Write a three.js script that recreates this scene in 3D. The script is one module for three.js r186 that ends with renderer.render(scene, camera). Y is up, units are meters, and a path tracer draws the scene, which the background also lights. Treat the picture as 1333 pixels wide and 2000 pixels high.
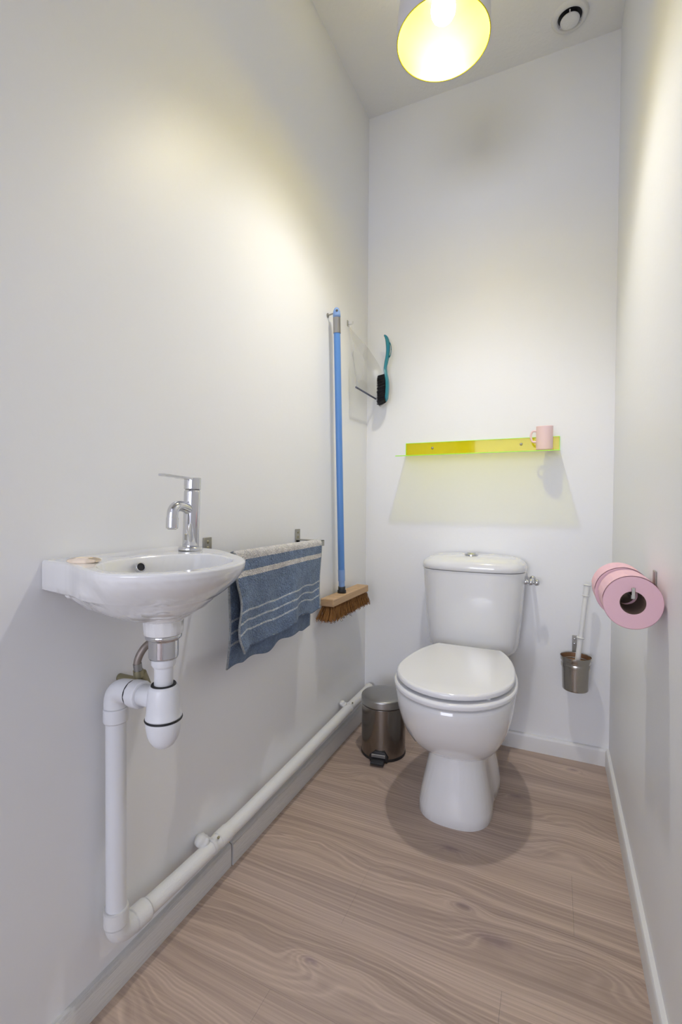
import * as THREE from 'three';
import { RoundedBoxGeometry } from 'three/addons/geometries/RoundedBoxGeometry.js';
import { mergeGeometries, mergeVertices, toCreasedNormals } from 'three/addons/utils/BufferGeometryUtils.js';
import { RectAreaLightUniformsLib } from 'three/addons/lights/RectAreaLightUniformsLib.js';

// ---------------------------------------------------------------- camera, sky, lights, exposure
RectAreaLightUniformsLib.init();
const scene = new THREE.Scene();
const camera = new THREE.PerspectiveCamera(95.08, 1333 / 2000, 0.02, 60);
camera.rotation.order = 'YXZ';
camera.position.set(0, 0.96, 0);
camera.rotation.set(THREE.MathUtils.degToRad(-1.036), THREE.MathUtils.degToRad(24.67), THREE.MathUtils.degToRad(0.415));
camera.updateMatrixWorld();

const XL = -0.779, XR = 0.189, ZB = -1.968, HC = 2.669;          // the room's inner faces
const ZF = 0.34, HZ = 3.20, HXL = -1.35, HXR = 0.85;              // door wall, and the hall behind it
scene.background = new THREE.Color(0.78, 0.88, 1.0);              // overcast daylight outside the hall window
scene.backgroundIntensity = 1.6;
const LAMP = { x: -0.285, y: 2.165, z: -1.235 };                  // middle of the pendant's opening
// the frosted LED bulb throws most of its light forward (down) and some all round
const bulbLight = new THREE.PointLight(new THREE.Color(0.955, 0.955, 1.0), 0.57);
bulbLight.position.set(LAMP.x, LAMP.y + 0.088, LAMP.z);
bulbLight.shadow.radius = 1.4; bulbLight.castShadow = true; bulbLight.name = 'bulb_light'; scene.add(bulbLight);
const bulbBeam = new THREE.SpotLight(new THREE.Color(0.955, 0.955, 1.0), 2.1, 0, THREE.MathUtils.degToRad(57), 1);
bulbBeam.position.copy(bulbLight.position); bulbBeam.target.position.set(LAMP.x, 0, LAMP.z); bulbBeam.shadow.radius = 1.4; bulbBeam.castShadow = true; bulbBeam.name = 'bulb_beam'; scene.add(bulbBeam, bulbBeam.target);
const dayLight = new THREE.RectAreaLight(new THREE.Color(0.82, 0.835, 1.0), 7.2, 1.7, 1.4);   // daylight of the hall window
dayLight.position.set(-0.25, 1.2, HZ - 0.02); dayLight.lookAt(-0.25, 1.2, 0); dayLight.name = 'hall_window_daylight'; scene.add(dayLight);
const renderer = new THREE.WebGLRenderer({ antialias: true });
renderer.toneMapping = THREE.LinearToneMapping;
renderer.toneMappingExposure = 1.06;
renderer.shadowMap.enabled = true;

// ---------------------------------------------------------------- helpers
const V3 = (x, y, z) => new THREE.Vector3(x, y, z);
function rng(seed) { let a = seed >>> 0; return () => { a = (a + 0x6D2B79F5) | 0; let t = Math.imul(a ^ (a >>> 15), 1 | a); t = (t + Math.imul(t ^ (t >>> 7), 61 | t)) ^ t; return ((t ^ (t >>> 14)) >>> 0) / 4294967296; }; }
function hash2(x, y, s) { let h = Math.imul(x, 374761393) + Math.imul(y, 668265263) + Math.imul(s, 2147483647 ^ 0x5bd1e995); h = Math.imul(h ^ (h >>> 13), 1274126177); return ((h ^ (h >>> 16)) >>> 0) / 4294967296; }
function noise(x, y, s = 0) {
  const xi = Math.floor(x), yi = Math.floor(y), fx = x - xi, fy = y - yi, u = fx * fx * (3 - 2 * fx), v = fy * fy * (3 - 2 * fy);
  const a = hash2(xi, yi, s), b = hash2(xi + 1, yi, s), c = hash2(xi, yi + 1, s), d = hash2(xi + 1, yi + 1, s);
  return a + (b - a) * u + (c - a) * v + (a - b - c + d) * u * v;
}
function fbm(x, y, s = 0, o = 4) { let r = 0, a = 0.5, f = 1; for (let i = 0; i < o; i++) { r += a * noise(x * f, y * f, s + i * 17); a *= 0.5; f *= 2.03; } return r; }
const clamp = (x, a = 0, b = 1) => Math.min(b, Math.max(a, x));
const sstep = (a, b, x) => { const t = clamp((x - a) / (b - a)); return t * t * (3 - 2 * t); };
function texture(w, h, fn, srgb) {
  const d = new Uint8Array(w * h * 4);
  for (let j = 0; j < h; j++) for (let i = 0; i < w; i++) { const c = fn((i + 0.5) / w, (j + 0.5) / h), k = (j * w + i) * 4; for (let q = 0; q < 3; q++) d[k + q] = clamp(c.length ? c[q] : c, 0, 1) * 255; d[k + 3] = 255; }
  const t = new THREE.DataTexture(d, w, h); t.wrapS = t.wrapT = THREE.RepeatWrapping; t.magFilter = THREE.LinearFilter; t.minFilter = THREE.LinearMipmapLinearFilter; t.generateMipmaps = true;
  if (srgb) t.colorSpace = THREE.SRGBColorSpace; t.needsUpdate = true; return t;
}
const numbers = {};
function numbered(name) { numbers[name] = (numbers[name] ?? -1) + 1; return numbers[name] ? name + '_' + String(numbers[name]).padStart(3, '0') : name; }
function obj(name, geo, mat, parent) {
  const g = Array.isArray(geo) ? join(geo) : geo;
  const m = new THREE.Mesh(g, mat); m.name = parent ? name : numbered(name); m.castShadow = m.receiveShadow = true; (parent || scene).add(m); return m;
}
function join(list) { return mergeGeometries(list.map((g) => { const n = g.index ? g.toNonIndexed() : g; for (const k of Object.keys(n.attributes)) if (!['position', 'normal', 'uv'].includes(k)) n.deleteAttribute(k); return n; })); }
function thing(name, label, category, [x, y, z] = [0, 0, 0], group) {
  const o = new THREE.Group(); o.name = numbered(name); o.position.set(x, y, z); o.userData = { label, category }; if (group) o.userData.group = group; scene.add(o); return o;
}
function tag(o, label, category, group) { Object.assign(o.userData, { label, category }); if (group) o.userData.group = group; return o; }
function struct(o, label, category = 'room') { o.userData.kind = 'structure'; o.userData.label = label; o.userData.category = category; return o; }
const box = (x0, x1, y0, y1, z0, z1) => new THREE.BoxGeometry(x1 - x0, y1 - y0, z1 - z0).translate((x0 + x1) / 2, (y0 + y1) / 2, (z0 + z1) / 2);
const rbox = (x0, x1, y0, y1, z0, z1, r = 0.002, s = 2) => new RoundedBoxGeometry(x1 - x0, y1 - y0, z1 - z0, s, r).translate((x0 + x1) / 2, (y0 + y1) / 2, (z0 + z1) / 2);
const lathe = (pts, seg = 48) => new THREE.LatheGeometry(pts.map(([r, y]) => new THREE.Vector2(r, y)), seg);
const creased = (g, a = 0.6) => toCreasedNormals(g, a);
function tube(pts, r, seg = 64, rad = 16) { return new THREE.TubeGeometry(new THREE.CatmullRomCurve3(pts, false, 'centripetal'), seg, r, rad, false); }
function cyl(a, b, r0, r1 = r0, seg = 28) {                       // capped cylinder between two points
  const d = b.clone().sub(a), L = d.length(), g = new THREE.CylinderGeometry(r1, r0, L, seg);
  g.applyQuaternion(new THREE.Quaternion().setFromUnitVectors(V3(0, 1, 0), d.normalize())); const m = a.clone().add(b).multiplyScalar(0.5); return g.translate(m.x, m.y, m.z);
}
function latheAlong(pts, a, b, seg = 36) {                        // profile [radius, distance from a] spun about the axis a to b
  const d = b.clone().sub(a).normalize(); return lathe(pts, seg).applyQuaternion(new THREE.Quaternion().setFromUnitVectors(V3(0, 1, 0), d)).translate(a.x, a.y, a.z);
}
function loft(rings, capA = true, capB = true, angle = 0.7) {     // rings: equally long closed lists of Vector3, seen from outside running so that faces look out
  const n = rings[0].length, pos = [], idx = [], uv = [];
  rings.forEach((r, k) => r.forEach((p, i) => { pos.push(p.x, p.y, p.z); uv.push(i / n, k / rings.length); }));
  for (let k = 0; k + 1 < rings.length; k++) for (let i = 0; i < n; i++) { const j = (i + 1) % n, a = k * n + i, b = k * n + j, c = a + n, d = b + n; idx.push(a, b, d, a, d, c); }
  const cap = (k, flip) => { const c = rings[k].reduce((s, p) => s.add(p), V3(0, 0, 0)).multiplyScalar(1 / n), at = pos.length / 3; pos.push(c.x, c.y, c.z); uv.push(0.5, 0.5); for (let i = 0; i < n; i++) { const a = k * n + i, b = k * n + (i + 1) % n; flip ? idx.push(at, a, b) : idx.push(at, b, a); } };
  if (capA) cap(0, false); if (capB) cap(rings.length - 1, true);
  const g = new THREE.BufferGeometry(); g.setAttribute('position', new THREE.Float32BufferAttribute(pos, 3)); g.setAttribute('uv', new THREE.Float32BufferAttribute(uv, 2)); g.setIndex(idx);
  return creased(g, angle);
}
function extruded(pts, y0, y1, bevel, seg = 5) {                  // outline in (x, z) raised from y0 to y1 with rounded edges
  const s = new THREE.Shape(pts.map(([x, z]) => new THREE.Vector2(x, -z)));
  const g = new THREE.ExtrudeGeometry(s, { depth: y1 - y0 - 2 * bevel, bevelEnabled: true, bevelThickness: bevel, bevelSize: bevel, bevelOffset: -bevel, bevelSegments: seg, curveSegments: 8 });
  return creased(g.rotateX(-Math.PI / 2).translate(0, y0 + bevel, 0), 0.5);
}
const std = (o) => new THREE.MeshStandardMaterial(o), phys = (o) => new THREE.MeshPhysicalMaterial(o);
const lin = (r, g, b) => new THREE.Color().setRGB(r, g, b);

// ---------------------------------------------------------------- materials
const wallBump = texture(512, 512, (u, v) => 0.55 * fbm(u * 64, v * 64, 3, 3) + 0.45 * fbm(u * 12, v * 12, 9, 3));
const uvMetres = (t, k) => { const c = t.clone(); c.repeat.set(k, k); c.needsUpdate = true; return c; };
const M = {
  wall: phys({ color: lin(0.864, 0.868, 0.872), roughness: 0.42, bumpMap: uvMetres(wallBump, 1.6), bumpScale: 0.0004 }),
  ceiling: std({ color: lin(0.86, 0.86, 0.85), roughness: 0.8, bumpMap: uvMetres(wallBump, 1.6), bumpScale: 0.0015 }),
  trim: phys({ color: lin(0.78, 0.775, 0.76), roughness: 0.38 }),
  oldTrim: phys({ color: lin(0.70, 0.69, 0.66), roughness: 0.42, bumpMap: uvMetres(wallBump, 2), bumpScale: 0.0015 }),
  china: phys({ color: lin(0.80, 0.80, 0.79), roughness: 0.09, clearcoat: 0.6, clearcoatRoughness: 0.04 }),
  seat: phys({ color: lin(0.82, 0.82, 0.82), roughness: 0.16 }),
  chrome: phys({ color: lin(0.66, 0.665, 0.68), metalness: 1, roughness: 0.09 }),
  steel: phys({ color: lin(0.27, 0.245, 0.22), metalness: 1, roughness: 0.18 }),
  brushed: phys({ color: lin(0.36, 0.355, 0.34), metalness: 1, roughness: 0.36 }),
  bracket: phys({ color: lin(0.36, 0.35, 0.31), metalness: 1, roughness: 0.35 }),
  pvc: phys({ color: lin(0.76, 0.77, 0.785), roughness: 0.35 }),
  painted: phys({ color: lin(0.78, 0.775, 0.755), roughness: 0.5, bumpMap: uvMetres(wallBump, 5), bumpScale: 0.0006 }),
  black: std({ color: lin(0.012, 0.012, 0.013), roughness: 0.5 }),
  dark: std({ color: lin(0.02, 0.018, 0.016), roughness: 0.8 }),
  hose: phys({ color: lin(0.30, 0.26, 0.23), metalness: 0.7, roughness: 0.5 }),
  brass: phys({ color: lin(0.34, 0.31, 0.20), metalness: 0.9, roughness: 0.45 }),
  bluePole: phys({ color: lin(0.10, 0.26, 0.60), roughness: 0.38 }),
  blueCap: phys({ color: lin(0.22, 0.36, 0.66), roughness: 0.45 }),
  teal: phys({ color: lin(0.02, 0.24, 0.30), roughness: 0.3 }),
  clear: phys({ color: lin(0.93, 0.93, 0.91), transmission: 0.88, thickness: 0, roughness: 0.12, ior: 1.3, side: THREE.DoubleSide }),
  greyRubber: std({ color: lin(0.11, 0.12, 0.17), roughness: 0.7 }),
  acrylic: phys({ color: lin(0.93, 0.92, 0.34), transmission: 0.96, thickness: 0, roughness: 0.03, ior: 1.3 }),
  acrylicBack: phys({ color: lin(0.95, 0.90, 0.02), transmission: 0.65, thickness: 0, roughness: 0.03, ior: 1.3 }),
  acrylicEdge: phys({ color: lin(0.42, 0.95, 0.01), roughness: 0.3 }),
  mug: phys({ color: lin(0.90, 0.67, 0.65), roughness: 0.5 }),
  paper: std({ color: lin(0.87, 0.56, 0.61), roughness: 0.95 }),
  card: std({ color: lin(0.30, 0.20, 0.15), roughness: 0.9 }),
  soap: phys({ color: lin(0.92, 0.77, 0.60), roughness: 0.45 }),
  shadeOut: phys({ color: lin(0.74, 0.73, 0.76), roughness: 0.4 }),
  shadeIn: phys({ color: lin(0.66, 0.54, 0.008), roughness: 0.5 }),
  bulb: std({ color: lin(1, 1, 1), emissive: lin(1, 0.96, 0.9), emissiveIntensity: 6, roughness: 0.5 }),
  whitePlastic: phys({ color: lin(0.82, 0.82, 0.80), roughness: 0.4 }),
  glass: phys({ color: lin(0.97, 0.98, 0.98), transmission: 1, thickness: 0, roughness: 0.02 }),
};
// laminate: growth rings of each board cut lengthwise, boards lie across the room (grain along x)
const ROW = 0.19, ROW0 = -0.96;
const FX0 = -0.80, FXW = 1.02, FZ0 = -2.0, FZW = 2.4;
const knots = [[-0.253, -1.303, 0.020], [-0.187, -1.128, 0.013], [-0.112, -1.066, 0.030], [-0.105, -1.632, 0.016], [-0.455, -0.855, 0.014], [0.07, -1.885, 0.012], [-0.60, -1.75, 0.012]];
const figures = [[-0.50, -1.165, 0.30], [-0.42, -0.865, 0.24], [-0.735, -0.66, 0.16], [0.06, -1.09, 0.26], [0.02, -1.60, 0.22], [0.05, -1.44, 0.18], [-0.55, -1.55, 0.2], [-0.25, -1.86, 0.25], [-0.1, -0.8, 0.2]];
function floorColour(u, v) {
  const x = FX0 + u * FXW, z = FZ0 + v * FZW;
  const row = Math.floor((z - ROW0) / ROW);
  let g = z + 0.020 * (fbm(x * 2.2, z * 7, 5 + row, 3) - 0.45) + 0.006 * (fbm(x * 9, z * 30, 41, 3) - 0.45);
  for (const [fx, fz, s] of figures) { const dx = (x - fx) / s, dz = (z - fz) / 0.060, d = dx * dx + dz * dz; g += 0.052 * Math.exp(-d * 0.9) * (1 + 0.35 * Math.sin(dx * 4 + fx * 30) + 0.5 * (fbm(x * 14, z * 22, 27, 2) - 0.4)); }
  let kn = 0;
  for (const [kx, kz, s] of knots) { const dx = (x - kx) / (s * 2.6), dz = (z - kz) / s, d = dx * dx + dz * dz; g += 0.034 * Math.exp(-d * 0.6); kn += Math.exp(-d * (3.2 + 3 * fbm(x * 90, z * 110, 77, 2))) * (0.55 + 0.5 * fbm(x * 130, z * 160, 12, 3)); }
  const ring = 0.5 + 0.5 * Math.sin(g * 620 + 5 * fbm(x * 1.2, g * 40, 8, 2));
  const ring2 = fbm(g * 190, x * 1.1, 21, 3), broad = fbm(g * 34, x * 0.9, 33, 3), pore = fbm(z * 900, x * 11, 51, 2), fine = fbm(z * 420, x * 4.5, 61, 2);
  let t = 0.50 + 0.20 * (ring - 0.5) * sstep(0.25, 0.6, ring2) + 0.46 * (ring2 - 0.46) + 0.62 * (broad - 0.46) + 0.36 * (fine - 0.42) + 0.22 * (pore - 0.4);
  t -= 0.5 * clamp(kn);
  const tone = 0.05 * (hash2(row, 3, 9) - 0.5); t = clamp(t + tone, 0, 1);
  const a = [0.56, 0.487, 0.442], b = [0.87, 0.785, 0.72], cold = fbm(x * 3, z * 8, 91, 2) * 0.5 - 0.22;
  return [a[0] + (b[0] - a[0]) * t - 0.02 * cold, a[1] + (b[1] - a[1]) * t, a[2] + (b[2] - a[2]) * t + 0.05 * cold + 0.04 * clamp(kn)];
}
const floorTex = texture(1400, 2048, floorColour, true); floorTex.wrapS = floorTex.wrapT = THREE.ClampToEdgeWrapping;
M.floor = phys({ map: floorTex, roughness: 0.46 });
M.hallFloor = std({ color: lin(0.25, 0.18, 0.145), roughness: 0.5 });

// ---------------------------------------------------------------- the room
function boxUV(g) {                                               // uv in metres on every face
  const n = g.toNonIndexed(), p = n.attributes.position, q = n.attributes.normal, uv = new Float32Array(p.count * 2);
  for (let i = 0; i < p.count; i++) { const ax = Math.abs(q.getX(i)), ay = Math.abs(q.getY(i)), az = Math.abs(q.getZ(i)); if (ax > ay && ax > az) { uv[2 * i] = p.getZ(i); uv[2 * i + 1] = p.getY(i); } else if (ay > az) { uv[2 * i] = p.getX(i); uv[2 * i + 1] = p.getZ(i); } else { uv[2 * i] = p.getX(i); uv[2 * i + 1] = p.getY(i); } }
  n.setAttribute('uv', new THREE.BufferAttribute(uv, 2)); return n;
}
const T = 0.1;
struct(obj('wall_left', boxUV(box(XL - T, XL, -T, HC + T, ZB - T, ZF)), M.wall), 'white satin painted long wall behind the washbasin', 'wall');
struct(obj('wall_right', boxUV(box(XR, XR + T, -T, HC + T, ZB - T, ZF)), M.wall), 'white satin painted long wall with the toilet rolls', 'wall');
struct(obj('wall_back', boxUV(box(XL, XR, -T, HC + T, ZB - T, ZB)), M.wall), 'white painted end wall behind the toilet', 'wall');
struct(obj('ceiling', boxUV(box(XL, XR, HC, HC + T, ZB, ZF)), M.ceiling), 'white painted ceiling above the pendant lamp', 'ceiling');
const DX0 = -0.70, DX1 = 0.12, DH = 2.08;
struct(obj('wall_front', [box(HXL, DX0, -T, HC + T, ZF, ZF + T), box(DX1, HXR, -T, HC + T, ZF, ZF + T), box(DX0, DX1, DH, HC + T, ZF, ZF + T)].map(boxUV), M.wall), 'white wall with the open doorway to the hall', 'wall');
const doorFrame = struct(obj('door_1', [rbox(DX0 - 0.06, DX0, 0, DH + 0.06, ZF + T, ZF + T + 0.012), rbox(DX1, DX1 + 0.06, 0, DH + 0.06, ZF + T, ZF + T + 0.012), rbox(DX0, DX1, DH, DH + 0.06, ZF + T, ZF + T + 0.012)], M.trim), 'white architrave around the open doorway', 'door');
// floor: a sub-floor slab with the laminate boards on it
const floor = struct(obj('floor', box(XL - 0.02, XR + 0.02, -0.1, -0.009, ZB - 0.02, ZF), M.dark), 'grey brown oak laminate floor boards lying across the room', 'floor');
{
  const joints = { 0: [-0.084], '-1': [-0.433], '-2': [0.05], '-3': [-0.62], '-4': [-0.2], '-5': [-0.5], 1: [-0.5], 2: [-0.2], 3: [-0.6], 4: [0], 5: [-0.4], 6: [-0.1] };
  const gap = 0.00016;
  for (let k = -6; k <= 7; k++) {
    const z0 = Math.max(ZB - 0.01, ROW0 + k * ROW), z1 = Math.min(ZF, ROW0 + (k + 1) * ROW); if (z1 - z0 < 0.01) continue;
    const cuts = [XL - 0.01, ...(joints[k] || []), XR + 0.01];
    for (let i = 0; i + 1 < cuts.length; i++) {
      const x0 = cuts[i] + gap, x1 = cuts[i + 1] - gap, a = z0 + gap, b = z1 - gap;
      const s = new THREE.BoxGeometry(x1 - x0, 0.008, b - a); s.translate((x0 + x1) / 2, -0.004, (a + b) / 2);
      const p = s.attributes.position, uv = s.attributes.uv; for (let q = 0; q < p.count; q++) uv.setXY(q, (p.getX(q) - FX0) / FXW, (p.getZ(q) - FZ0) / FZW);
      obj('plank', s, M.floor, floor);
    }
  }
}
// skirting boards with a rounded upper edge
function skirting(name, a, b, nx, nz, h, t, mat, label) {         // from a to b along the wall, (nx, nz) looks into the room
  const d = V3(b[0] - a[0], 0, b[1] - a[1]), L = d.length(); d.normalize();
  const prof = [[0, 0], [t, 0], [t, h - 0.010], [t * 0.93, h - 0.005], [t * 0.72, h - 0.0015], [t * 0.4, h], [0, h]];
  const ring = (s) => prof.map(([u, y]) => V3(a[0] + d.x * s + nx * u, y, a[1] + d.z * s + nz * u));
  let rings = [ring(0), ring(L)]; const flip = V3(nx, 0, nz).cross(V3(0, 1, 0)).dot(d) < 0; if (flip) rings = rings.map((r) => r.reverse());
  return struct(obj(name, loft(rings, true, true, 0.5), mat), label, 'skirting');
}
skirting('baseboard_back', [-0.76, ZB], [XR, ZB], 0, 1, 0.064, 0.012, M.trim, 'white skirting board behind the toilet');
skirting('baseboard_right', [XR, ZF], [XR, ZB + 0.013], -1, 0, 0.064, 0.012, M.trim, 'white skirting board along the toilet roll wall');
skirting('baseboard_left_near', [XL, ZF], [XL, -0.9915], 1, 0, 0.060, 0.012, M.oldTrim, 'worn white skirting board under the washbasin');
skirting('baseboard_left_far', [XL, -0.9955], [XL, ZB], 1, 0, 0.063, 0.0145, M.oldTrim, 'worn white skirting board running to the pedal bin');
// the hall behind the camera
struct(obj('hall_floor', box(HXL, HXR, -T, 0, ZF, HZ), M.hallFloor), 'brown wooden hall floor beyond the doorway', 'floor');
struct(obj('hall_ceiling', box(HXL, HXR, HC, HC + T, ZF + T, HZ + T), M.ceiling), 'white hall ceiling beyond the doorway', 'ceiling');
struct(obj('hall_wall_right', box(HXR, HXR + T, -T, HC + T, ZF, HZ + T), M.wall), 'white hall side wall on the toilet roll side', 'wall');
struct(obj('hall_wall_left', box(HXL - T, HXL, -T, HC + T, ZF, HZ + T), M.wall), 'white hall side wall on the basin side', 'wall');
const W0 = -1.1, W1 = 0.6, WY0 = 0.5, WY1 = 1.9;
struct(obj('hall_wall_window', [box(HXL, W0, -T, HC + T, HZ, HZ + T), box(W1, HXR, -T, HC + T, HZ, HZ + T), box(W0, W1, -T, WY0, HZ, HZ + T), box(W0, W1, WY1, HC + T, HZ, HZ + T)], M.wall), 'white hall wall with a wide window facing the doorway', 'wall');
{
  const w = new THREE.Group(); w.name = 'window_1'; scene.add(w); struct(w, 'wide daylight window in the hall facing the doorway', 'window');
  const f0 = HZ + 0.03, f1 = HZ + 0.08, xm = (W0 + W1) / 2;
  obj('window_frame', [rbox(W0, W0 + 0.05, WY0, WY1, f0, f1), rbox(W1 - 0.05, W1, WY0, WY1, f0, f1), rbox(W0, W1, WY0, WY0 + 0.05, f0, f1), rbox(W0, W1, WY1 - 0.05, WY1, f0, f1), rbox(xm - 0.03, xm + 0.03, WY0, WY1, f0, f1)], M.trim, w);
  obj('pane', box(W0 + 0.04, xm - 0.02, WY0 + 0.04, WY1 - 0.04, f0 + 0.023, f0 + 0.027), M.glass, w);
  obj('pane', box(xm + 0.02, W1 - 0.04, WY0 + 0.04, WY1 - 0.04, f0 + 0.023, f0 + 0.027), M.glass, w);
}

// ---------------------------------------------------------------- pendant lamp
{
  const L = thing('pendant_lamp', 'pale bell pendant lamp with yellow inside hanging from the ceiling', 'lamp', [LAMP.x, LAMP.y, LAMP.z]);
  // bell shade, open at the top around the lamp holder
  const out = [[0.1195, 0], [0.1195, 0.03], [0.117, 0.07], [0.111, 0.11], [0.099, 0.15], [0.084, 0.176], [0.0765, 0.184], [0.075, 0.185], [0.0740, 0.1835]];
  const inn = [[0.0737, 0.1825], [0.0745, 0.1815], [0.0815, 0.1735], [0.0962, 0.147], [0.108, 0.108], [0.114, 0.069], [0.1165, 0.03], [0.1165, 0.0008]];
  obj('shade', lathe([[0.1177, 0.001], ...out], 96), M.shadeOut, L);
  obj('shade_lining', lathe([...inn, [0.1172, -0.0008], [0.1192, -0.0006], [0.1196, 0.001]], 96), M.shadeIn, L);
  for (let i = 0; i < 3; i++) obj('shade_arm', rbox(0.014, 0.0745, 0.1795, 0.1825, -0.0025, 0.0025, 0.001).rotateY(0.4 + i * 2.094), M.whitePlastic, L);
  obj('bulb', lathe([[0, 0.050], [0.008, 0.0508], [0.018, 0.0548], [0.026, 0.0615], [0.0305, 0.0705], [0.032, 0.081], [0.0305, 0.096], [0.026, 0.112], [0.019, 0.128], [0.0145, 0.142], [0.0135, 0.150]], 48), M.bulb, L);
  obj('socket', lathe([[0, 0.148], [0.019, 0.148], [0.02, 0.152], [0.02, 0.20], [0.016, 0.206], [0.016, 0.24], [0, 0.24]], 32), M.whitePlastic, L);
  obj('cord', cyl(V3(0, 0.238, 0), V3(0, HC - LAMP.y - 0.02, 0), 0.003, 0.003, 12), M.whitePlastic, L);
  obj('ceiling_rose', lathe([[0.006, HC - LAMP.y - 0.03], [0.02, HC - LAMP.y - 0.028], [0.042, HC - LAMP.y - 0.012], [0.045, HC - LAMP.y], [0, HC - LAMP.y]], 40), M.shadeOut, L);
}
// ---------------------------------------------------------------- ceiling vent
{
  const v = thing('ceiling_vent', 'round white extractor vent disc set in the ceiling', 'vent', [0.020, HC, -1.846]);
  obj('vent_collar', lathe([[0.0385, 0], [0.0385, -0.004], [0.042, -0.009], [0.050, -0.010], [0.057, -0.007], [0.0605, 0]], 64), M.ceiling, v);
  obj('vent_opening', lathe([[0.0385, -0.0015], [0, -0.0015]], 48), M.black, v);
  obj('vent_disc', lathe([[0, -0.012], [0.026, -0.012], [0.0305, -0.0135], [0.0315, -0.016], [0.030, -0.0185], [0.024, -0.0195], [0, -0.020]], 56), M.ceiling, v);
  for (let i = 0; i < 3; i++) { const a = 0.5 + i * 2.094; obj('vent_spoke', rbox(0.024, 0.040, -0.0145, -0.0115, -0.0022, 0.0022, 0.001).rotateY(a), M.ceiling, v); }
}
// ---------------------------------------------------------------- washbasin
const AX = -0.622, AZ = -0.613, RIM = 0.862;
function smooth2(pts, n) { const c = new THREE.CatmullRomCurve3(pts.map(([x, z]) => V3(x, 0, z)), false, 'centripetal'); return c.getSpacedPoints(n).map((p) => [p.x, p.z]); }
const basinCurve = smooth2([[-0.7785, -0.5000], [-0.74, -0.4975], [-0.70, -0.4915], [-0.6365, -0.4675], [-0.60, -0.453], [-0.567, -0.4440], [-0.54, -0.4455], [-0.518, -0.4545], [-0.484, -0.4815], [-0.463, -0.52], [-0.4565, -0.5724], [-0.463, -0.615], [-0.479, -0.6563], [-0.52, -0.702], [-0.5765, -0.7431], [-0.62, -0.772], [-0.669, -0.7935], [-0.73, -0.801], [-0.7785, -0.800]], 110);
const basinOutline = [...basinCurve, ...Array.from({ length: 25 }, (_, i) => [-0.7785, -0.80 + (i + 1) / 26 * 0.30])];
function rayOut(poly, cx, cz, a) {
  const dx = Math.cos(a), dz = Math.sin(a); let best = 0;
  for (let i = 0; i < poly.length; i++) { const [x0, z0] = poly[i], [x1, z1] = poly[(i + 1) % poly.length], ex = x1 - x0, ez = z1 - z0, det = dx * -ez + ex * dz; if (Math.abs(det) < 1e-12) continue; const rx = x0 - cx, rz = z0 - cz, t = (rx * -ez + ex * rz) / det, s = (dx * rz - dz * rx) / det; if (t > 0 && s >= -1e-6 && s <= 1 + 1e-6) best = Math.max(best, t); }
  return best;
}
const interp = (tab, x) => { if (x <= tab[0][0]) return tab[0][1]; for (let i = 1; i < tab.length; i++) if (x <= tab[i][0]) { const [a, p] = tab[i - 1], [b, q] = tab[i]; return p + (q - p) * (x - a) / (b - a); } return tab[tab.length - 1][1]; };
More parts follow.
